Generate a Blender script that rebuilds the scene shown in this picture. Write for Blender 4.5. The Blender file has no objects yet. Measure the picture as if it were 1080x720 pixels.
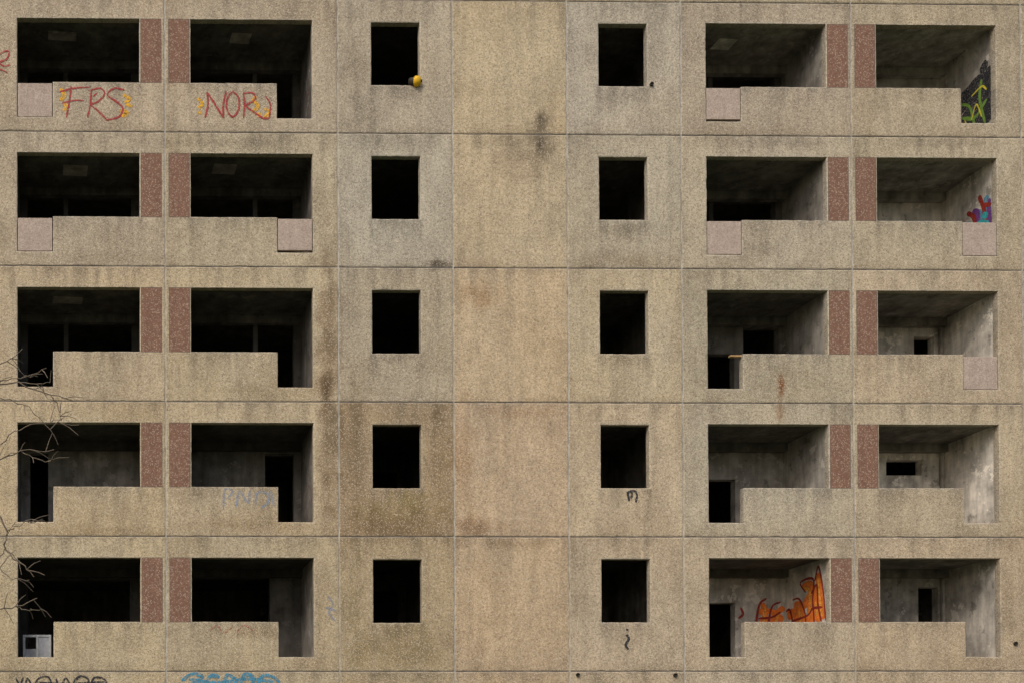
import bpy, math, random
import numpy as np
from mathutils import Vector
random.seed(7)
sc = bpy.context.scene
CAM_POS=(-1.5,-25.0,1.65)
W_,H_=1080.,720.

# ---------------- survey of the facade (joint positions) -----------------
JX=[-3.6,0,3.6,6.0,8.4,10.8,14.4,18.0]
XT=[-6,175,355,474.5,594.5,714,895,1074]
XB=[-7,176,359.5,481,602,722,904,1085]
LZ=[18.0,15.2,12.4,9.6,6.8,4.0,1.2]
LY=[-3,139,281,423,565,706,847]
def P(px,py):
    t=py/706.
    xs=[a+(b-a)*t for a,b in zip(XT,XB)]
    X=float(np.interp(px,xs,JX))
    if px<xs[0]: X=-3.6+(px-xs[0])/50.5
    if px>xs[-1]: X=18+(px-xs[-1])/50.
    q=py-0.0055*(px-175)
    Z=float(np.interp(q,LY,LZ))
    if q<-3: Z=18+(-3-q)/50.6
    return X,Z

def proj(p,pts):
    rx,ry,rz,f,sx,sy=p
    cx_,sx_=math.cos(rx),math.sin(rx); cy_,sy_=math.cos(ry),math.sin(ry); cz_,sz_=math.cos(rz),math.sin(rz)
    Rx=np.array([[1,0,0],[0,cx_,-sx_],[0,sx_,cx_]]);Ry=np.array([[cy_,0,sy_],[0,1,0],[-sy_,0,cy_]]);Rz=np.array([[cz_,-sz_,0],[sz_,cz_,0],[0,0,1]])
    R=Rz@Ry@Rx
    c=(pts-np.array(CAM_POS))@R
    u=W_*(0.5+f/36*c[:,0]/(-c[:,2])-sx); v=H_/2-W_*(f/36*c[:,1]/(-c[:,2])-sy)
    return np.stack([u,v],1)
pts=[];obs=[]
for i in range(0,8):
    for j in range(0,6):
        y=LY[j]+0.0055*(XT[i]-175)
        t=y/706.
        pts.append((JX[i],0,LZ[j])); obs.append((XT[i]+(XB[i]-XT[i])*t,y))
pts=np.array(pts,float);obs=np.array(obs,float)
p=np.array([math.radians(91.3),0,-math.radians(0.7),42.0,0.35,0.35])
for it in range(60):
    r=(proj(p,pts)-obs).ravel()
    J=np.zeros((r.size,6))
    for k in range(6):
        q=p.copy(); e=1e-5; q[k]+=e
        J[:,k]=((proj(q,pts)-obs).ravel()-r)/e
    p=p-np.linalg.lstsq(J,r,rcond=None)[0]

cam=bpy.data.cameras.new("camera"); camo=bpy.data.objects.new("camera",cam); sc.collection.objects.link(camo)
camo.location=CAM_POS; camo.rotation_euler=(p[0],p[1],p[2]); cam.lens=p[3]; cam.sensor_width=36; cam.shift_x=p[4]; cam.shift_y=p[5]
cam.clip_end=3000; sc.camera=camo

# ---------------- helpers -----------------
def s2l(c):
    c=np.array(c,float)/255.
    return np.where(c<=0.04045,c/12.92,((c+0.055)/1.055)**2.4)
def h2(x,z,s):
    v=np.sin(x*127.1+z*311.7+s*74.7)*43758.5453
    return v-np.floor(v)
def vn(x,z,s=0):
    xi=np.floor(x);zi=np.floor(z);fx=x-xi;fz=z-zi
    fx=fx*fx*(3-2*fx);fz=fz*fz*(3-2*fz)
    a=h2(xi,zi,s);b=h2(xi+1,zi,s);c=h2(xi,zi+1,s);d=h2(xi+1,zi+1,s)
    return (a*(1-fx)+b*fx)*(1-fz)+(c*(1-fx)+d*fx)*fz
def fbm(x,z,s=0,o=4):
    t=0;a=.5;n=0
    for i in range(o):
        t=t+a*vn(x*2**i,z*2**i,s+i*3.1);n+=a;a*=.5
    return t/n
def sstep(a,b,x):
    t=np.clip((x-a)/(b-a),0,1);return t*t*(3-2*t)

def empty(name):
    o=bpy.data.objects.new(name,None); sc.collection.objects.link(o); return o
def meshobj(name,verts,faces,mats,parent=None,mi=None,vcol=None,ccol=None,smooth=False):
    me=bpy.data.meshes.new(name); me.from_pydata([tuple(map(float,v)) for v in verts],[],[tuple(f) for f in faces])
    for m in mats: me.materials.append(m)
    if mi is not None: me.polygons.foreach_set("material_index",np.array(mi,np.int32))
    if vcol is not None:
        a=me.color_attributes.new("Col",'FLOAT_COLOR','POINT')
        c=np.ones((len(verts),4),np.float32);c[:,:3]=vcol;a.data.foreach_set("color",c.ravel())
    if ccol is not None:
        a=me.color_attributes.new("Col",'FLOAT_COLOR','CORNER')
        c=np.ones((len(me.loops),4),np.float32)
        i=0
        for f,cc in zip(faces,ccol):
            for _ in f: c[i,:3]=cc;i+=1
        a.data.foreach_set("color",c.ravel())
    if smooth: me.polygons.foreach_set("use_smooth",[True]*len(me.polygons))
    me.update()
    o=bpy.data.objects.new(name,me); sc.collection.objects.link(o)
    if parent: o.parent=parent
    return o

class NT:
    def __init__(s,name,rough=0.9):
        s.m=bpy.data.materials.new(name); s.m.use_nodes=True; s.t=s.m.node_tree; s.b=s.t.nodes["Principled BSDF"]
        s.b.inputs["Roughness"].default_value=rough; s.b.inputs["Specular IOR Level"].default_value=0.2
        s.tc=s.t.nodes.new("ShaderNodeTexCoord")
    def n(s,t,**k):
        n=s.t.nodes.new(t)
        for a,v in k.items(): setattr(n,a,v)
        return n
    def l(s,a,b): s.t.links.new(a,b)
    def noise(s,scale,detail=3,rough=.6,vec=None,stretch=None):
        n=s.n("ShaderNodeTexNoise"); n.inputs["Scale"].default_value=scale;n.inputs["Detail"].default_value=detail;n.inputs["Roughness"].default_value=rough
        v=s.tc.outputs["Object"]
        if stretch:
            mp=s.n("ShaderNodeMapping"); mp.inputs["Scale"].default_value=stretch; s.l(v,mp.inputs[0]); v=mp.outputs[0]
        s.l(v,n.inputs["Vector"]); return n.outputs["Fac"]
    def vor(s,scale,feature='F1'):
        n=s.n("ShaderNodeTexVoronoi",feature=feature); n.inputs["Scale"].default_value=scale
        s.l(s.tc.outputs["Object"],n.inputs["Vector"]); return n
    def rng(s,x,a,b,c,d):
        n=s.n("ShaderNodeMapRange"); 
        for i,v in enumerate((a,b,c,d)): n.inputs[i+1].default_value=v
        s.l(x,n.inputs[0]); return n.outputs[0]
    def mul(s,a,b,op='MULTIPLY'):
        n=s.n("ShaderNodeMath",operation=op)
        for i,v in enumerate((a,b)):
            if isinstance(v,(int,float)): n.inputs[i].default_value=v
            else: s.l(v,n.inputs[i])
        return n.outputs[0]
    def scale(s,col,f):
        n=s.n("ShaderNodeVectorMath",operation='SCALE')
        if isinstance(col,tuple): n.inputs[0].default_value=col[:3]
        else: s.l(col,n.inputs[0])
        s.l(f,n.inputs["Scale"]); return n.outputs[0]
    def mix(s,f,a,b):
        n=s.n("ShaderNodeMix",data_type='RGBA')
        if isinstance(f,(int,float)): n.inputs[0].default_value=f
        else: s.l(f,n.inputs[0])
        for i,v in ((6,a),(7,b)):
            if isinstance(v,tuple): n.inputs[i].default_value=(*v[:3],1)
            else: s.l(v,n.inputs[i])
        return n.outputs[2]
    def bump(s,h,st,d):
        n=s.n("ShaderNodeBump"); n.inputs["Strength"].default_value=st;n.inputs["Distance"].default_value=d
        s.l(h,n.inputs["Height"]); s.l(n.outputs[0],s.b.inputs["Normal"])
    def base(s,c):
        if isinstance(c,tuple): s.b.inputs["Base Color"].default_value=(*c[:3],1)
        else: s.l(c,s.b.inputs["Base Color"])

def aggregate(name,attr=True,col=None,contrast=1.0):
    m=NT(name,.95)
    if attr:
        a=m.n("ShaderNodeAttribute",attribute_name="Col"); c=a.outputs["Color"]
    else: c=col
    g1=m.noise(20,5,.85)
    f=m.rng(g1,.33,.67,1-.40*contrast,1+.40*contrast)
    f=m.mul(f,m.rng(m.noise(4.5,3,.7),.3,.7,.91,1.09))
    f=m.mul(f,m.rng(m.noise(1.0,3,.6,stretch=(8,8,.6)),.3,.7,.93,1.07))
    c=m.scale(c,f)
    v=m.vor(60)
    sp=m.n("ShaderNodeSeparateColor"); m.l(v.outputs["Color"],sp.inputs[0])
    dark=m.rng(sp.outputs[0],.82,.9,0,.55*contrast)
    c=m.mix(dark,c,(.13,.085,.065))
    lite=m.rng(sp.outputs[1],.84,.92,0,.45*contrast)
    c=m.mix(lite,c,(.70,.59,.47))
    m.base(c)
    m.bump(v.outputs["Distance"],.6,-.012)
    return m.m
M_panel=aggregate("washed_aggregate")
M_red=aggregate("red_aggregate",False,(.215,.118,.082),.75)

def shade_toned(name):  # stained plaster; its Col tones hold painted-in interior shade
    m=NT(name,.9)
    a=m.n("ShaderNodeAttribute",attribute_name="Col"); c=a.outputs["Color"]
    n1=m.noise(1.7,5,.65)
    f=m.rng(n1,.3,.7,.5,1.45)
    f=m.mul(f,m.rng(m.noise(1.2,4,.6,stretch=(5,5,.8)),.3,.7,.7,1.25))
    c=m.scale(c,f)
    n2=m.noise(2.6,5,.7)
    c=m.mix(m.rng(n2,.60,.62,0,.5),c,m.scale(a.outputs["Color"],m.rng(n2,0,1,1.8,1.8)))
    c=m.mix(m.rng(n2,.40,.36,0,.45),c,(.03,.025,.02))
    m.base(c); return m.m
M_int=shade_toned("shade_toned_plaster")
def simple(name,col,var=.2,sc_=8,rough=.85,bump=.3):
    m=NT(name,rough); m.base(m.scale(tuple(col),m.rng(m.noise(sc_,4,.65),.3,.7,1-var,1+var)))
    if bump: m.bump(m.noise(sc_*3,3,.6),bump,.005)
    return m.m
M_seal=simple("joint_sealant",(.38,.35,.30),.5,3,bump=0)
M_sealh=simple("joint_mortar",(.24,.21,.18),.5,3,bump=0)
M_groove=simple("dark_groove",(.15,.115,.09),.3,10,bump=0)  # flat dark border line around the red stripe
M_core=simple("rough_concrete",(.22,.2,.17),.25,3)
M_slab=aggregate("pinkish_slab",False,(.42,.335,.28),.6)
M_roof=simple("roof_felt",(.05,.05,.05),.2,3)

block=empty("apartment_block")
K=1.30*np.array([1.0,1.0,1.04])
TINT={
'A':[(158,144,121),(157,144,121),(163,147,119),(163,147,117),(161,147,118)],
'B':[(156,143,121),(158,146,121),(163,149,121),(162,147,119),(158,144,116)],
'C':[(157,146,125),(156,148,129),(154,143,121),(140,123,96),(150,135,107)],
'D':[(164,149,120),(164,149,121),(167,149,120),(167,147,119),(164,145,117)],
'E':[(158,149,130),(158,148,126),(165,151,123),(164,149,123),(161,146,121)],
'F':[(154,142,121),(157,146,124),(155,145,122),(158,148,126),(160,146,122)],
'G':[(155,143,119),(158,146,121),(163,148,122),(160,146,120),(160,144,118)]}
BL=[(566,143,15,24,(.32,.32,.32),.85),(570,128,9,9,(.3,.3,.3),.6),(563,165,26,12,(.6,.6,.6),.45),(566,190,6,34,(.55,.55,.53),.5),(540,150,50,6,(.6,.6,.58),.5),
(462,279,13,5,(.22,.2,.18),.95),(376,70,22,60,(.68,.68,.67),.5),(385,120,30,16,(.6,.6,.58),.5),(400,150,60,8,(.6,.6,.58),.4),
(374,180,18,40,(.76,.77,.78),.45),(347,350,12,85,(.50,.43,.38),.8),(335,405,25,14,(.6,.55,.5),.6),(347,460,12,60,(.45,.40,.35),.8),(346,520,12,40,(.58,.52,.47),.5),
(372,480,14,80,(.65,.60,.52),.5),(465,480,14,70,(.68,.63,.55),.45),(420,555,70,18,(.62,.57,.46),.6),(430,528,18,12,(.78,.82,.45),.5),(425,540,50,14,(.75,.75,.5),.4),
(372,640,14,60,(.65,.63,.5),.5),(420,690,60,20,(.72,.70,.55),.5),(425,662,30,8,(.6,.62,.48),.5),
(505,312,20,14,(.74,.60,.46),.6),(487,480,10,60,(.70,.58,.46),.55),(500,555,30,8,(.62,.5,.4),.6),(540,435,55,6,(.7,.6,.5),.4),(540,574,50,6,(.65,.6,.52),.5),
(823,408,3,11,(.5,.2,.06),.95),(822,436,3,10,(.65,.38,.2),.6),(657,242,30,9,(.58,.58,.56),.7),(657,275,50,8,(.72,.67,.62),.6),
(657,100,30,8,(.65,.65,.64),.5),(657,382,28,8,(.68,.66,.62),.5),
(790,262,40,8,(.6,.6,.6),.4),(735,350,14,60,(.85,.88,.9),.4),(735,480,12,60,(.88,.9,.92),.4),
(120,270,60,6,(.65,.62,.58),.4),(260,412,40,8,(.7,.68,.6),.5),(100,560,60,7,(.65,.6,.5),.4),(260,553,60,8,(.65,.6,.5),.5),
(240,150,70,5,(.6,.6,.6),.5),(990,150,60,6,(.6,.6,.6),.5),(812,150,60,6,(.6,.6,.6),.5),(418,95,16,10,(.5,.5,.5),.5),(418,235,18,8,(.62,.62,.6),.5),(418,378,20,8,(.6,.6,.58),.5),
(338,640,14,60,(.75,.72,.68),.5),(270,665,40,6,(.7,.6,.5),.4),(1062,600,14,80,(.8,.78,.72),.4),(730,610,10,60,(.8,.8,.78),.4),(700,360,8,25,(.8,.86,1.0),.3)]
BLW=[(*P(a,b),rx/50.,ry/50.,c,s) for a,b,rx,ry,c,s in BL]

def colour(X,Z,x0,z0,w,h,holes,base,seed):
    u=X-x0;v=Z-z0
    c=np.ones((X.size,3))*s2l(base)*K
    f=1+0.18*(fbm(X*.8+seed,Z*.8,seed)-.5)+.30*(fbm(X*3,Z*2.2,seed+5)-.5)
    c*=f[:,None]
    hue=(fbm(X*.6,Z*.6,21+seed)-.5)
    c*=(1+hue[:,None]*np.array([.06,0,-.10]))
    st=sstep(.45,.75,fbm(X*7,Z*.7,3+seed))
    blotch=sstep(.52,.72,fbm(X*1.7,Z*1.3,57+seed))
    c*=1-blotch[:,None]*np.array([.11,.12,.13])
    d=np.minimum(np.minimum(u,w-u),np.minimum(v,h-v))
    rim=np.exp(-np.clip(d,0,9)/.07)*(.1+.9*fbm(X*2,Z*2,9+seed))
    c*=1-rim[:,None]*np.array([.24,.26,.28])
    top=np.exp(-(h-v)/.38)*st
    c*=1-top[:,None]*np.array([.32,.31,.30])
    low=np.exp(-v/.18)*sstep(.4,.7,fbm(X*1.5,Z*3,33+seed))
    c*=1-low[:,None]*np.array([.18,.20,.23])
    c*=1-(st*.10)[:,None]
    for (a,b,cc,dd) in holes:
        if dd<2.0 and b<.9: continue
        ins=sstep(a-.1,a+.05,u)*(1-sstep(cc-.05,cc+.1,u))*(v<b)
        g=ins*np.exp(-np.clip(b-v,0,9)/.34)*(.15+.85*sstep(.35,.62,fbm(X*10,Z*.8,13+seed)))
        c*=1-g[:,None]*np.array([.36,.35,.33])
        for ec in (a,cc):   # run-off below sill corners
            k=np.exp(-((u-ec)/.05)**2)*(v<b)*np.exp(-np.clip(b-v,0,9)/.4)*.25
            c*=1-k[:,None]
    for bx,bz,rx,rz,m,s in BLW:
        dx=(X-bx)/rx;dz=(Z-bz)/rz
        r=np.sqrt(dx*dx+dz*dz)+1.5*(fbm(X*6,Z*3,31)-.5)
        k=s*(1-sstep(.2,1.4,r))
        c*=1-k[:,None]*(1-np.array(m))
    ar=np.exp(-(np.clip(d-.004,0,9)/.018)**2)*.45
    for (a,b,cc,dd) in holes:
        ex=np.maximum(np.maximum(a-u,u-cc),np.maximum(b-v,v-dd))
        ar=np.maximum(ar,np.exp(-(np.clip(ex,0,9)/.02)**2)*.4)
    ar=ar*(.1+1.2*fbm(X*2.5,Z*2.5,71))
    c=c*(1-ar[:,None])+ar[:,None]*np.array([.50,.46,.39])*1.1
    return c

G=.012
def lines(brk,step):
    brk=sorted(set(round(b,4) for b in brk)); out=[brk[0]]
    for a,b in zip(brk,brk[1:]):
        n=max(1,int(math.ceil((b-a)/step)))
        for i in range(1,n+1): out.append(a+(b-a)*i/n)
    return np.array(out)
def panel(name,x0,z0,w,h,holes,base,seed,stripe=None,step=.055,thick=.15):
    bx=[G,w-G,G+.018,w-G-.018];bz=[G,h-G,G+.018,h-G-.018]
    for a,b,c,d in holes:
        bx+=[a,c]+[t for t in(a-.02,c+.02) if G+.02<t<w-G-.02]; bz+=[b,d,b-.02,d+.02]
    if stripe:
        a,b,c,d=stripe; bx+=[a,c,a+.014,c-.014]; bz+=[b,d,b+.014,d-.014]
    us=lines(bx,step);vs=lines(bz,step)
    nu,nv=len(us)-1,len(vs)-1
    cu=(us[1:]+us[:-1])/2;cv=(vs[1:]+vs[:-1])/2
    solid=np.ones((nu,nv),bool)
    for a,b,c,d in holes:
        solid&=~((cu[:,None]>a)&(cu[:,None]<c)&(cv[None]>b)&(cv[None]<d))
    U,V=np.meshgrid(us,vs,indexing='ij')
    pad=np.zeros((nu+2,nv+2),bool);pad[1:-1,1:-1]=solid
    cnt=pad[:-1,:-1].astype(int)+pad[1:,:-1]+pad[:-1,1:]+pad[1:,1:]
    bd=(cnt>0)&(cnt<4)
    X=x0+U;Z=z0+V
    jx=(fbm(X*9,Z*9,40+seed)-.5)*.010*bd;jz=(fbm(X*9,Z*9,60+seed)-.5)*.010*bd
    chip=(fbm(X*3.1,Z*3.1,80+seed)>.72)*bd*.01
    Y=np.where(bd,.007,0)+chip+(fbm(X*1.2,Z*1.2,90+seed)-.5)*.006
    idx=-np.ones(U.shape,int); verts=[];faces=[];mi=[]
    ok=cnt>0
    ii=np.argwhere(ok)
    for k,(i,j) in enumerate(ii): idx[i,j]=k
    X=X+jx;Z=Z+jz
    verts=[(X[i,j],Y[i,j],Z[i,j]) for i,j in ii]
    vx=X[ok];vz=Z[ok]
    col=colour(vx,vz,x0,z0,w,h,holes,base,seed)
    back={}
    cols=[*col]
    def bk(i,j):
        k=(i,j)
        if k not in back:
            back[k]=len(verts);verts.append((X[i,j],thick,Z[i,j]));cols.append(col[idx[i,j]]*.8)
        return back[k]
    for i in range(nu):
        for j in range(nv):
            if not solid[i,j]: continue
            faces.append((idx[i,j],idx[i+1,j],idx[i+1,j+1],idx[i,j+1]))
            m=0
            if stripe:
                a,b,c,d=stripe
                if a<cu[i]<c and b<cv[j]<d:
                    m=1 if (a+.014<cu[i]<c-.014 and b+.014<cv[j]<d-.014) else 2
            mi.append(m)
            for (di,dj,e) in((-1,0,((i,j+1),(i,j))),(1,0,((i+1,j),(i+1,j+1))),(0,-1,((i,j),(i+1,j))),(0,1,((i+1,j+1),(i,j+1)))):
                if not pad[i+1+di,j+1+dj]:
                    p1,p2=e
                    faces.append((idx[p2],idx[p1],bk(*p1),bk(*p2)));mi.append(0)
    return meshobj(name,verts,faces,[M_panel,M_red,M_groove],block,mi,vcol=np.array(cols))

OP=(.53,1.03,3.07,2.36);NO=(.53,.30,1.27,1.03);ST=(3.09,1.02,3.53,2.365)
def mir(r,w=3.6): return (w-r[2],r[1],w-r[0],r[3])
COLS={'A':(-3.6,3.6),'B':(0,3.6),'C':(3.6,2.4),'D':(6.0,2.4),'E':(8.4,2.4),'F':(10.8,3.6),'G':(14.4,3.6)}
closed={('A',1),('A',2),('B',2),('F',1),('F',2),('G',2),('G',3)}
sd=0
for cn,(x0,w) in COLS.items():
    for r in range(1,7):
        sd+=1; z0=4.0+2.8*(5-r)
        base=TINT[cn][min(r,5)-1]
        if cn in'AF': holes=[OP,NO];stp=ST
        elif cn in'BG': holes=[mir(OP),mir(NO)];stp=mir(ST)
        elif cn=='C': holes=[(.70,1.01,1.72,2.33)];stp=None
        elif cn=='E': holes=[(.67,1.02,1.69,2.34)];stp=None
        else: holes=[];stp=None
        panel("facade_panel",x0,z0,w,2.8,holes,base,sd*1.37,stp,step=.055 if r<6 else .12)
for k in range(6):
    for x0,w in((-6.0,2.4),(18.0,2.4)):
        sd+=1;panel("facade_panel",x0,1.2+2.8*k,w,2.8,[],(158,145,118),sd*1.37,None,.09)
for x0,w in [(-6.0,2.4)]+list(COLS.values())+[(18.0,2.4)]:
    sd+=1;panel("attic_panel",x0,18.0,w,.9,[],(155,143,118),sd*1.37,None,.08)
def box(name,x0,x1,y0,y1,z0,z1,mat,parent=block,bev=0):
    v=[(x,y,z) for x in(x0,x1) for y in(y0,y1) for z in(z0,z1)]
    f=[(0,1,3,2),(4,6,7,5),(0,4,5,1),(2,3,7,6),(0,2,6,4),(1,5,7,3)]
    o=meshobj(name,v,f,[mat],parent)
    if bev:
        b=o.modifiers.new("b",'BEVEL');b.width=bev;b.segments=2
    return o
for X in JX+[-6.0,20.4]:
    box("vertical_joint_sealant",X-.016,X+.016,.010,.05,1.2,18.9,M_seal)
for Z in LZ+[18.9]:
    box("horizontal_joint_sealant",-6.0,20.4,.018,.045,Z-.016,Z+.016,M_sealh)

box("roof_slab",-6.1,20.5,-.03,12.2,18.9,19.1,M_roof)
box("plinth",-6.0,20.4,.04,.3,-.2,1.185,M_core)
box("gable_wall",-6.0,-5.8,.16,12,0,18.9,M_core); box("gable_wall",20.2,20.4,.16,12,0,18.9,M_core)
box("rear_wall",-5.8,20.2,11.8,12,0,18.9,M_core)

class Q:
    def __init__(s): s.v=[];s.f=[];s.c=[]
    def rect(s,o,ua,va,U,V,col,holes=()):
        us=sorted({0,U}|{h[0] for h in holes}|{h[2] for h in holes}); vs=sorted({0,V}|{h[1] for h in holes}|{h[3] for h in holes})
        o=np.array(o,float);ua=np.array(ua,float);va=np.array(va,float)
        for a,b in zip(us,us[1:]):
            for c,d in zip(vs,vs[1:]):
                mu,mv=(a+b)/2,(c+d)/2
                if any(h[0]<mu<h[2] and h[1]<mv<h[3] for h in holes): continue
                k=len(s.v)
                s.v+= [o+ua*a+va*c,o+ua*b+va*c,o+ua*b+va*d,o+ua*a+va*d];s.f.append((k,k+1,k+2,k+3));s.c.append(col)
    def bx(s,x0,x1,y0,y1,z0,z1,col):
        k=len(s.v)
        s.v+=[np.array((x,y,z)) for x in(x0,x1) for y in(y0,y1) for z in(z0,z1)]
        for f in[(0,1,3,2),(4,6,7,5),(0,4,5,1),(2,3,7,6),(0,2,6,4),(1,5,7,3)]:
            s.f.append(tuple(k+i for i in f));s.c.append(col)
def g(v,t=(1.0,.91,.79)): return (v*t[0],v*t[1],v*t[2])
DEP=1.55
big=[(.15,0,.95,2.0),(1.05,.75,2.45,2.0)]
SPEC={}  # side, back, ceiling tones; darkness of the openings is put into these colours
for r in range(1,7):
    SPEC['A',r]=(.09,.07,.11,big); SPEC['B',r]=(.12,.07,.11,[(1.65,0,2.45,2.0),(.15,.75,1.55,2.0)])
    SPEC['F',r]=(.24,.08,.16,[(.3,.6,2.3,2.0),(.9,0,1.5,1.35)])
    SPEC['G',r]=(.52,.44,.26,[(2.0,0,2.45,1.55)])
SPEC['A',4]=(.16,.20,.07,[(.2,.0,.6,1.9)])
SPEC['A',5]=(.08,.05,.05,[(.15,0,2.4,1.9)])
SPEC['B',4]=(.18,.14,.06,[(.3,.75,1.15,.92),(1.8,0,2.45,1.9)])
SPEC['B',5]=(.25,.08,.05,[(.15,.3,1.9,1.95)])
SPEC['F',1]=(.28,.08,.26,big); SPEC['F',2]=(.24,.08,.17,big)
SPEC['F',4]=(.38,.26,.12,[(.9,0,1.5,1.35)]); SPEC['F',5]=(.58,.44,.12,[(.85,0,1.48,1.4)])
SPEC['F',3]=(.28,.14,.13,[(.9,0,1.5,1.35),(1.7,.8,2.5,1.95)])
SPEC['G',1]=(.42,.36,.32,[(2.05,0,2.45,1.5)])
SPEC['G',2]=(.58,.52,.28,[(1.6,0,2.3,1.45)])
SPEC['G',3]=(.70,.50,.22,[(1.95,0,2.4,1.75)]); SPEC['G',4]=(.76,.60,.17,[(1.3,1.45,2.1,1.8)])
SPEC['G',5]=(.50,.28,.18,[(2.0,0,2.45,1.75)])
for (cn,r),(sw,bw,ce,hs) in SPEC.items():
    x0=COLS[cn][0]; z0=4.0+2.8*(5-r)
    xa=x0+.50; xb=x0+3.10; za=z0+.285; zb=z0+2.40
    q=Q(); y0=.15; y1=y0+DEP; Wd=xb-xa; Hh=zb-za
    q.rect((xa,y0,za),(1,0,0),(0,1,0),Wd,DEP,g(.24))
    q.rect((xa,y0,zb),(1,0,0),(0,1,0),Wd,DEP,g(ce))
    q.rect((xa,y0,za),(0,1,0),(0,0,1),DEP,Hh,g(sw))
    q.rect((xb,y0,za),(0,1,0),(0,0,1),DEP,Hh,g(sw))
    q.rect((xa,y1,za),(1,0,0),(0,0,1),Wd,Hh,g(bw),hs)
    for a,b,c,d in hs:
        d=min(d,Hh-.01)
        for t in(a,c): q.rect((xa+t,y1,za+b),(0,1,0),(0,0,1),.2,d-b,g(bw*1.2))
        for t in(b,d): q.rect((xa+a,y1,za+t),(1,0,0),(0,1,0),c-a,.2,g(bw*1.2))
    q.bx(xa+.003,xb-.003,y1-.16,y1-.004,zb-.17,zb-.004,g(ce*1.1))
    # bare patch where the ceiling paint has come off, and a rain pipe in the corner
    if (cn,r) in (('A',1),('B',1),('A',2),('B',2),('F',1),('A',3)):
        a_=random.uniform(.5,1.0);q.rect((xa+a_,y0+random.uniform(.3,.5),zb-.006),(1,.08,0),(-.05,1,0),random.uniform(.4,.7),random.uniform(.3,.45),g(ce*2.6))
    if cn in 'G' and r in(3,4,5): q.bx(xa+2.48,xa+2.54,y1-.10,y1-.04,za+.003,zb-.18,g(.30))
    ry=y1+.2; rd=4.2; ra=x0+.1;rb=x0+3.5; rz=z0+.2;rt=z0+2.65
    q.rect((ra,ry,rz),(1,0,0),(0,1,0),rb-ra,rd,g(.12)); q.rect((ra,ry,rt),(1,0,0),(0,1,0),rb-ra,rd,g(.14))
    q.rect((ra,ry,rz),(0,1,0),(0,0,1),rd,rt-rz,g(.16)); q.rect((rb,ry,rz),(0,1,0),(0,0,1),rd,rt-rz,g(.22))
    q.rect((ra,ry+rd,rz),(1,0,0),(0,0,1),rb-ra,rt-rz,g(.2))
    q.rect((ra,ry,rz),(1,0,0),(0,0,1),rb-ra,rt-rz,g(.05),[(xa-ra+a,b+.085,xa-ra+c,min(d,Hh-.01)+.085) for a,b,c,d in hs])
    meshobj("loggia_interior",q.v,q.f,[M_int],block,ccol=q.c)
    if (cn,r) in closed:
        xs_=x0+(.53 if cn in'AF' else 2.33)
        o=box("loggia_infill_slab",xs_+.015,xs_+.725,.004+random.uniform(0,.012),.07,z0+.312+random.choice((0,0,.04)),z0+1.018+random.uniform(-.03,.0),M_slab,bev=.006)
for cn in'CE':
    for r in range(1,7):
        x0=COLS[cn][0];z0=4.0+2.8*(5-r); q=Q()
        xa,xb,za,zb=x0+.15,x0+2.25,z0+.2,z0+2.6; y0=.15
        hl=(.70,1.01,1.72,2.33) if cn=='C' else (.67,1.02,1.69,2.34)
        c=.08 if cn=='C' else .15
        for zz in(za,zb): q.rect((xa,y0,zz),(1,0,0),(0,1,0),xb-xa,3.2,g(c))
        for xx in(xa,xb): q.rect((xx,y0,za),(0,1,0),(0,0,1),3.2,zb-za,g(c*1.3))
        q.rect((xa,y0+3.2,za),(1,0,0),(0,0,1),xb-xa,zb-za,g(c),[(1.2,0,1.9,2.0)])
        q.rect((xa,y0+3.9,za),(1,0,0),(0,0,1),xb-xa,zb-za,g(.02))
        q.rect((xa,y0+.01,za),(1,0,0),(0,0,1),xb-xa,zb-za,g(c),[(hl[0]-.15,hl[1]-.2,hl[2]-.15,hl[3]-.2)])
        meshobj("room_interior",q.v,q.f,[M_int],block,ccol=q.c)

# ---------------- graffiti (thin paint films on the walls) ----------------
def paint(name,col,wear=.35):
    m=NT(name,.7); m.base(m.scale(tuple(col),m.rng(m.noise(12,3,.7),.3,.7,.75,1.25)))
    m.l(m.rng(m.noise(32,3,.8),.30+wear*.25,.42+wear*.25,.15,1),m.b.inputs["Alpha"]); return m.m
PT={'red':paint("red_spray_paint",(.36,.05,.05)),'yel':paint("yellow_spray_paint",(.75,.40,.03),.5),
'blk':paint("black_spray_paint",(.03,.03,.035)),'blu':paint("blue_spray_paint",(.06,.26,.40),.5),'fad':paint("faded_blue_spray_paint",(.26,.32,.42),.7),
'org':paint("orange_spray_paint",(.80,.20,.03),.1),'dor':paint("dark_red_spray_paint",(.28,.03,.02),.1),'tea':paint("teal_spray_paint",(.04,.34,.36),.1),
'grn':paint("green_spray_paint",(.16,.28,.05),.1),'vio':paint("violet_spray_paint",(.16,.05,.22),.1),'wht':paint("white_spray_paint",(.6,.6,.6),.8),
'lyel':paint("lime_spray_paint",(.65,.55,.06),.1),'frd':paint("faded_red_spray_paint",(.36,.12,.09),.8),'lor':paint("light_orange_spray_paint",(.85,.38,.06),.3)}
def smooth_path(p,n=6):
    p=[np.array(a,float) for a in p]
    if len(p)<3: return [p[0]+(p[-1]-p[0])*t for t in np.linspace(0,1,5)]
    q=[2*p[0]-p[1]]+p+[2*p[-1]-p[-2]];out=[]
    for i in range(1,len(q)-2):
        for t in np.linspace(0,1,n,endpoint=False):
            a,b,c,d=q[i-1:i+3]
            out.append(.5*((2*b)+(c-a)*t+(2*a-5*b+4*c-d)*t*t+(3*b-a-3*c+d)*t**3))
    out.append(p[-1]);return out
LAY=[0]
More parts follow.
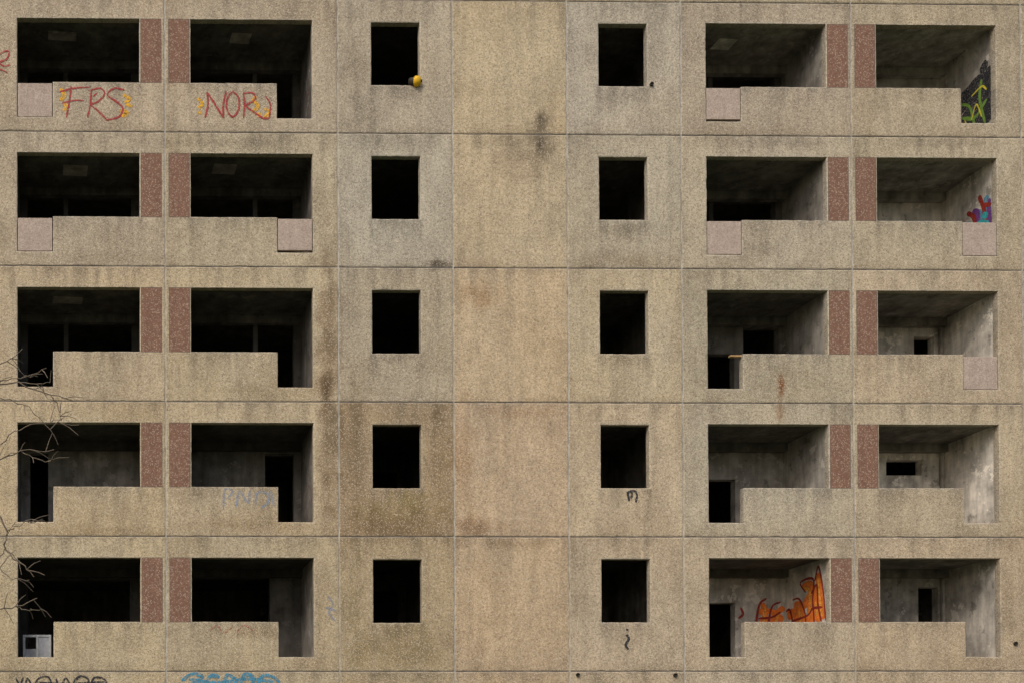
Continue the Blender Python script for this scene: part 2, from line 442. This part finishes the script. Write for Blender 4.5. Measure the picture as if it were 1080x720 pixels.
def strokes(name,paths,wd,mat,mp):
    v=[];f=[];LAY[0]=(LAY[0]+1)%6
    for pa in paths:
        s=smooth_path(pa);k=len(v)
        for i,a in enumerate(s):
            t=s[min(i+1,len(s)-1)]-s[max(i-1,0)];t/=np.linalg.norm(t)+1e-9
            n=np.array((-t[1],t[0]));ww=wd*(.75+.5*float(vn(np.array(a[0]*6),np.array(a[1]*6),3)))/2
            if i in(0,len(s)-1): ww*=.5
            v.append(mp(a+n*ww));v.append(mp(a-n*ww))
        for i in range(len(s)-1): f.append((k+2*i,k+2*i+1,k+2*i+3,k+2*i+2))
        LAY[0]+=.02
    return meshobj(name,v,f,[PT[mat]],block)
def F(off=.0065): return lambda a:(a[0],-off-.0006*LAY[0],a[1])
def fac(name,px,wd,mat): strokes(name,[[P(*a) for a in pa] for pa in px],wd,mat,F())
fac("yellow_graffiti",[[(66,93),(70,100),(66,106)],[(70,108),(72,113),(69,117)],[(131,100),(138,104),(133,108)],[(128,116),(135,119),(130,123)],[(134,110),(141,112)]],.08,'yel')
fac("red_graffiti",[[(77,91),(75,108),(72,124)],[(65,97),(80,93),(96,92)],[(67,109),(80,106),(90,106)],
 [(98,95),(97,110),(94,124)],[(95,96),(107,93),(112,99),(104,108),(97,110),(104,116),(114,126)],
 [(133,95),(122,93),(115,100),(124,107),(131,114),(127,123),(113,127)],[(100,102),(104,98)]],.038,'red')
fac("yellow_graffiti",[[(209,103),(214,109),(210,114)],[(213,117),(210,120)],[(266,104),(272,112),(266,118)],[(279,114),(284,118),(279,124)],[(272,119),(275,123)],[(268,101),(270,104)]],.08,'yel')
fac("red_graffiti",[[(217,124),(220,110),(219,97)],[(219,97),(228,111),(236,124)],[(236,124),(236,110),(239,96)],
 [(246,96),(240,104),(240,116),(246,123),(252,115),(252,103),(246,96)],[(257,124),(258,110),(257,97)],[(257,98),(267,98),(269,105),(260,111),(268,118),(277,124),(284,125)],[(280,101),(285,110),(284,124)]],.038,'red')
fac("red_graffiti",[[(-4,64),(4,56),(12,54),(10,62),(2,66),(8,70),(14,68)],[(-2,72),(5,74),(11,77)]],.03,'red')
fac("faded_blue_graffiti",[[(236,536),(238,516),(246,518),(240,526)],[(250,534),(253,518),(262,530),(264,516)],[(270,534),(272,520),(282,520),(284,528),(276,536)],[(286,518),(290,534)]],.05,'fad')
fac("faded_red_graffiti",[[(222,664),(230,658),(236,666),(246,660)],[(250,666),(258,658),(268,664)]],.03,'frd')
fac("black_graffiti",[[(661,520),(663,530)],[(660,521),(668,519),(671,523),(670,531)],[(666,521),(665,527)]],.05,'blk')
fac("black_graffiti",[[(661,670),(663,675),(660,681),(663,686)],[(661,664),(662,666)]],.05,'blk')
fac("black_graffiti",[[(36,722),(42,712),(52,711),(56,720)],[(60,712),(64,724),(70,712),(76,722)],[(78,716),(86,710),(94,714),(90,722),(80,720),(78,716)],[(96,722),(100,712),(110,713),(114,720)],[(18,712),(22,718),(26,711)],[(28,718),(30,712),(34,718)],[(40,726),(60,728),(90,727),(112,726)],[(40,716),(70,718),(112,716)]],.04,'blk')
fac("blue_graffiti",[[(192,716),(202,709),(214,711),(206,718),(196,722)],[(216,724),(222,711),(232,712)],[(236,722),(240,710),(250,716),(244,724)],[(254,722),(258,710),(268,712),(266,722)],[(272,720),(278,711),(288,712),(296,718)],[(194,728),(230,727),(270,726),(298,724)],[(200,714),(230,718),(260,714),(290,717)]],.075,'blu')
fac("faded_blue_graffiti",[[(346,628),(352,636),(348,646),(354,654)],[(344,640),(356,644)]],.05,'fad')
def side(cn,r):
    x=COLS[cn][0]+3.10;z=4.0+2.8*(5-r)+.285
    return lambda a:(x-.004-.0006*LAY[0],.15+a[0],z+a[1])
def backw(cn,r):
    x=COLS[cn][0]+.5;z=4.0+2.8*(5-r)+.285
    return lambda a:(x+a[0],.15+DEP-.004-.0006*LAY[0],z+a[1])
m5=side('F',5)
LAY[0]=0
strokes("orange_graffiti",[[(.12,.85),(.22,1.3),(.30,1.85)],[(.28,.8),(.4,1.3),(.42,1.6)],[(.3,1.25),(.6,1.4),(.85,1.2)],[(.55,.8),(.62,1.2),(.55,1.6),(.9,1.65)],[(.85,.8),(.95,1.2),(1.2,1.3)],[(1.05,.8),(1.15,1.1),(1.45,1.1)],[(.1,.95),(.6,.95),(1.3,.85)]],.19,'org',m5)
strokes("light_orange_graffiti",[[(.18,.9),(.26,1.35),(.31,1.75)],[(.62,1.0),(.62,1.5),(.85,1.6)],[(.95,.9),(1.0,1.15)],[(.35,.95),(.4,1.25)],[(1.2,.9),(1.3,1.05)]],.07,'lor',m5)
strokes("dark_red_graffiti_outline",[[(.05,.8),(.12,1.4),(.28,1.98),(.42,1.7)],[(.2,.8),(.32,1.2),(.35,1.6),(.55,1.45)],[(.45,.8),(.50,1.3),(.48,1.75),(.95,1.75),(.75,1.5)],[(.75,.8),(.8,1.1),(1.0,1.4),(1.25,1.42)],[(.15,1.1),(.5,1.12),(.7,1.0),(1.3,.95)],[(1.2,.8),(1.35,1.2),(1.5,1.2)]],.05,'dor',m5)
b5=backw('F',5)
LAY[0]=0
strokes("orange_graffiti",[[(2.05,.8),(2.15,1.1),(2.1,1.4)],[(2.25,.8),(2.4,1.15),(2.58,1.3)],[(2.0,1.2),(2.3,1.2),(2.55,1.0)],[(2.45,.8),(2.5,1.0)]],.15,'org',b5)
strokes("light_orange_graffiti",[[(2.1,.9),(2.15,1.3)],[(2.35,.9),(2.45,1.15)]],.06,'lor',b5)
strokes("dark_red_graffiti_outline",[[(1.93,.85),(2.02,1.35),(2.18,1.5)],[(2.2,.8),(2.3,1.3),(2.5,1.42)],[(2.0,1.05),(2.3,1.08),(2.5,1.2)]],.05,'dor',b5)
strokes("dark_red_graffiti",[[(1.55,1.05),(1.65,1.15),(1.6,1.3)]],.05,'dor',b5)
m1=side('G',1)
LAY[0]=0
strokes("black_graffiti",[[(.05,.2),(.3,.5),(.9,.4)],[(.05,.5),(.5,.7),(1.0,.6)],[(.08,.8),(.5,.95),(1.05,.85)],[(.1,1.1),(.4,1.2),(.95,1.1)],[(.1,.3),(.6,.3),(1.0,.25)],[(.08,.2),(.06,.7),(.1,1.35)],[(.15,1.35),(.3,1.5)]],.26,'blk',m1)
strokes("green_graffiti",[[(.2,.2),(.35,.8),(.3,1.2)],[(.5,.3),(.65,.8),(.9,1.0)],[(.15,.7),(.5,.5),(.9,.7)]],.07,'grn',m1)
strokes("lime_graffiti",[[(.3,.4),(.45,.75),(.6,.5)],[(.7,.3),(.8,.6)],[(.15,.9),(.3,1.05),(.6,1.0)]],.035,'lyel',m1)
m2=side('G',2)
LAY[0]=0
strokes("blue_graffiti",[[(.05,.8),(.15,1.2),(.2,1.45)],[(.3,.8),(.35,1.1),(.5,1.2)],[(.6,.8),(.7,1.05),(.95,1.05)],[(1.1,.8),(1.25,1.0)]],.17,'blu',m2)
strokes("violet_graffiti",[[(.1,.78),(.12,1.1),(.1,1.35)],[(.42,.8),(.45,1.2),(.6,1.3)],[(.8,.8),(1.0,.95)]],.12,'vio',m2)
strokes("dark_red_graffiti",[[(.22,.78),(.26,1.2),(.4,1.55)],[(.5,.8),(.55,1.15),(.75,1.35)],[(.9,.8),(1.1,1.1),(1.3,1.1)],[(.05,1.2),(.3,1.3)],[(1.2,.8),(1.35,.95)]],.10,'dor',m2)
strokes("teal_graffiti",[[(.12,.8),(.4,.95),(.8,.85)],[(.9,.85),(1.2,.9),(1.45,.85)],[(.15,1.0),(.3,1.1)]],.12,'tea',m2)
b2=backw('G',2)
strokes("teal_graffiti",[[(2.35,.85),(2.45,1.0),(2.57,.9)]],.10,'tea',b2)
strokes("dark_red_graffiti",[[(2.4,.8),(2.5,1.15),(2.57,1.2)]],.07,'dor',b2)
for r,cn in((1,'B'),(4,'B')):
    ms=side(cn,r)
    strokes("white_graffiti",[[(.2,.9),(.3,1.3),(.5,1.2)],[(.6,.9),(.7,1.3),(.9,1.1)],[(.3,.5),(.5,.7),(.8,.5)]],.04,'wht',ms)
    strokes("dark_red_graffiti",[[(.3,.8),(.6,.95),(.9,.8)],[(.2,.6),(.5,.55)]],.04,'frd',ms)

# ---------------- small things ----------------
M_yel=simple("yellow_plastic",(.72,.42,.02),.2,20,.5,0)
M_dk=simple("dark_rubber",(.035,.028,.02),.3,20,.6,0)
def revolve(name,prof,mat,parent,origin,axis,n=20):
    ax=Vector(axis).normalized();q=ax.to_track_quat('Z','Y');v=[];f=[]
    for r_,h in prof:
        for k in range(n):
            a=2*math.pi*k/n; v.append(Vector(origin)+q@Vector((r_*math.cos(a),r_*math.sin(a),h)))
    for i in range(len(prof)-1):
        for k in range(n):
            f.append((i*n+k,i*n+(k+1)%n,(i+1)*n+(k+1)%n,(i+1)*n+k))
    f.append(tuple(range(n))[::-1]);f.append(tuple((len(prof)-1)*n+k for k in range(n)))
    return meshobj(name,v,f,[mat],parent,smooth=True)
lamp=empty("yellow_warning_lamp")
lx,lz=P(437,86)
ax=(.8,-.5,-.15)
o0=Vector((lx-.07,.02,lz+.015))
revolve("lamp_body",[(.05,-.07),(.088,-.05),(.092,.05),(.085,.07)],M_dk,lamp,o0,ax)
revolve("lamp_lens",[(.100,.06),(.108,.08),(.104,.12),(.085,.16),(.05,.185),(.015,.195)],M_yel,lamp,o0,ax)
revolve("lens_cap",[(.03,.188),(.026,.21),(.008,.214)],M_dk,lamp,o0,ax,12)
revolve("mounting_arm",[(.02,0),(.02,.32)],M_dk,lamp,o0+Vector((.0,.30,-.02)),(0,-1,0.05),10)
revolve("arm_foot",[(.04,0),(.04,.03),(.02,.05)],M_dk,lamp,o0+Vector((0,.09,-.11)),(0,0,1),10)
M_wh=simple("dirty_white_paint",(.36,.37,.37),.3,6,.5,0)
M_wh2=simple("grey_board",(.30,.31,.33),.3,4,.7,0)
sash=empty("stand_in_sash")  # guessed sash, added to stand in for an unidentified pale patch
sx0=-3.6+.60;sz0=4.0+.29
for nm,a,b,c,d in(("bottom_rail",0,.60,0,.06),("top_rail",0,.60,.50,.55),("left_stile",0,.05,.06,.50),("right_stile",.55,.60,.06,.50),("mullion",.28,.33,.06,.50)):
    box(nm,sx0+a,sx0+b,.62,.67,sz0+c,sz0+d,M_wh,sash,.006)
box("panel_board",sx0+.331,sx0+.549,.635,.65,sz0+.061,sz0+.499,M_wh2,sash)
box("lower_board",sx0+.051,sx0+.279,.635,.65,sz0+.061,sz0+.25,M_wh2,sash)
M_wood=simple("weathered_wood",(.42,.26,.12),.3,10)
bx_,bz_=P(777,376)
box("wood_offcut",bx_-.14,bx_+.12,.04,.12,bz_-.005,bz_+.03,M_wood,block,.004)
for a,b in((610,712),(712,713),(1073,682),(684,88)):
    X,Z=P(a,b); revolve("drain_spout",[(.04,0),(.04,.04),(.028,.04),(.028,.01)],M_dk,block,(X,.0,Z),(0,-1,0),12)

# ---------------- bare tree ----------------
M_bark=simple("grey_bark",(.17,.135,.10),.35,14,.9)
tv=[];tf=[]
def tube(path,r0,r1,n=6):
    k=len(tv);m=len(path)
    for i,a in enumerate(path):
        a=Vector(a);t=(Vector(path[min(i+1,m-1)])-Vector(path[max(i-1,0)])).normalized()
        q=t.to_track_quat('Z','Y');r_=r0+(r1-r0)*i/(m-1)
        for j in range(n):
            an=2*math.pi*j/n;tv.append(a+q@Vector((r_*math.cos(an),r_*math.sin(an),0)))
    for i in range(m-1):
        for j in range(n): tf.append((k+i*n+j,k+i*n+(j+1)%n,k+(i+1)*n+(j+1)%n,k+(i+1)*n+j))
TY=-10
def T(px,py,dy=0): return Vector((-1.5+(px-107)/84.,TY+dy,1.65+(826-py)/84.))
def wig(pth,amp,n=4):
    out=[]
    for a,b in zip(pth,pth[1:]):
        a=Vector(a);b=Vector(b)
        for i in range(n):
            out.append(a.lerp(b,i/n)+Vector([random.gauss(0,amp) for _ in range(3)]) if (i or out) else a)
    out.append(Vector(pth[-1]));return out
def grow(a,d,L,r_,lvl):
    pth=[Vector(a)];d=Vector(d).normalized();n=6
    for i in range(n):
        d=(d+Vector([random.gauss(0,.13) for _ in range(3)])+Vector((0,0,.04))).normalized()
        pth.append(pth[-1]+d*L/n)
    tube(pth,r_,r_*.35,6 if lvl<2 else 4)
    if lvl<3:
        for i in range(1,n+1):
            s=Vector([random.gauss(0,1) for _ in range(3)]).normalized()
            dd=(d+s*.9).normalized()
            if pth[i].x+dd.x*L*.55>-3.1: dd.x=-abs(dd.x)
            grow(pth[i],dd,L*.55,r_*.5*(1-.08*i),lvl+1)
tr=[Vector((-6.3,TY,-.1)),Vector((-6.28,TY,1)),Vector((-6.1,TY+.05,2.5)),Vector((-5.9,TY,4)),Vector((-6.0,TY-.1,5.5)),Vector((-5.8,TY,7)),Vector((-6.0,TY,8.5)),Vector((-5.9,TY,9.8))]
tube(tr,.19,.03,10)
for h,dx,L in((2,-1,2.2),(3.2,-.6,2.6),(4.5,-1,2.4),(5.3,-.4,2.4),(6.4,-1,2),(7.2,-.3,1.9),(8.2,.2,1.6),(8.8,-.8,1.4)):
    i=max(k for k in range(8) if tr[k].z<=h);t=(h-tr[i].z)/(tr[i+1].z-tr[i].z)
    grow(tr[i].lerp(tr[i+1],t),(dx,random.uniform(-1,1),.9),L,.06,1)
TW=[([(tr[4].x,TY,5.3),T(-120,455),T(-50,425),T(0,408),T(30,406),T(62,419),T(92,425)],.035),
([T(-50,425),T(-10,396),T(18,384),T(33,371)],.012),([T(0,408),T(22,402),T(40,400),T(58,391)],.007),([T(-20,416),T(14,424),T(40,432),T(62,455)],.008),
([T(30,406),T(48,409),T(62,406)],.005),([T(62,419),T(70,430),T(74,446)],.005),
([(tr[3].x,TY,4.6),T(-110,540),T(-45,508),T(0,488),T(32,478),T(66,476)],.03),([T(0,488),T(14,464),T(36,452),T(62,447),T(92,450)],.008),([T(32,478),T(48,486),T(62,488)],.005),
([T(-45,508),T(0,535),T(18,560),T(14,580),T(34,598),T(56,607)],.012),([T(18,560),T(36,552),T(54,548)],.005),([T(14,580),T(4,596),T(22,612),T(40,612)],.005),
([(tr[2].x,TY,3.0),T(-120,690),T(-40,660),T(0,644),T(26,640),T(48,631)],.028),([T(26,640),T(40,644),T(52,642)],.004)]
for pth,r_ in TW:
    if len(pth)>5:
        w_=wig(pth,.012)
        n=len(w_);c=int(n*.45)
        tube(w_[:c+1],r_,.012,6);tube(w_[c:],.012,.005,5)
    else:
        w_=wig(pth,.012);tube(w_,min(max(r_,.007),.010),.0045,5)
    for _ in range(6 if r_>.01 else 3):
        a=random.choice(w_[len(w_)//3:]);d=Vector((random.uniform(.1,1),random.uniform(-.5,.5),random.uniform(-.8,.9))).normalized()
        L=random.uniform(.1,.3);tube([a,a+d*L*.5+Vector((0,0,.02)),a+d*L],.006,.0035,4)
meshobj("bare_tree",tv,tf,[M_bark],smooth=True)

# ---------------- world / sun / ground -----------------
w=bpy.data.worlds.new("World");sc.world=w;w.use_nodes=True
nt=w.node_tree;bg=nt.nodes["Background"];sk=nt.nodes.new("ShaderNodeTexSky");sk.sky_type='NISHITA';sk.sun_disc=False
dv=np.array((-.55,-.8,.95));dv/=np.linalg.norm(dv)
sk.sun_elevation=math.asin(dv[2]);sk.sun_rotation=math.atan2(dv[0],dv[1]);sk.dust_density=4;sk.air_density=1.0;sk.ozone_density=1
nt.links.new(sk.outputs[0],bg.inputs[0]);bg.inputs[1].default_value=.15
L=bpy.data.lights.new("sun","SUN");L.energy=1.5;L.angle=math.radians(25);L.color=(1,.95,.86)
lo=bpy.data.objects.new("sun",L);sc.collection.objects.link(lo)
lo.rotation_euler=Vector(dv).to_track_quat('Z','Y').to_euler()
M_gr=simple("grass",(.06,.075,.03),.5,.8,bump=0)
meshobj("ground",[(-600,-600,0),(600,-600,0),(600,600,0),(-600,600,0)],[(0,1,2,3)],[M_gr])
sc.view_settings.view_transform='Standard'
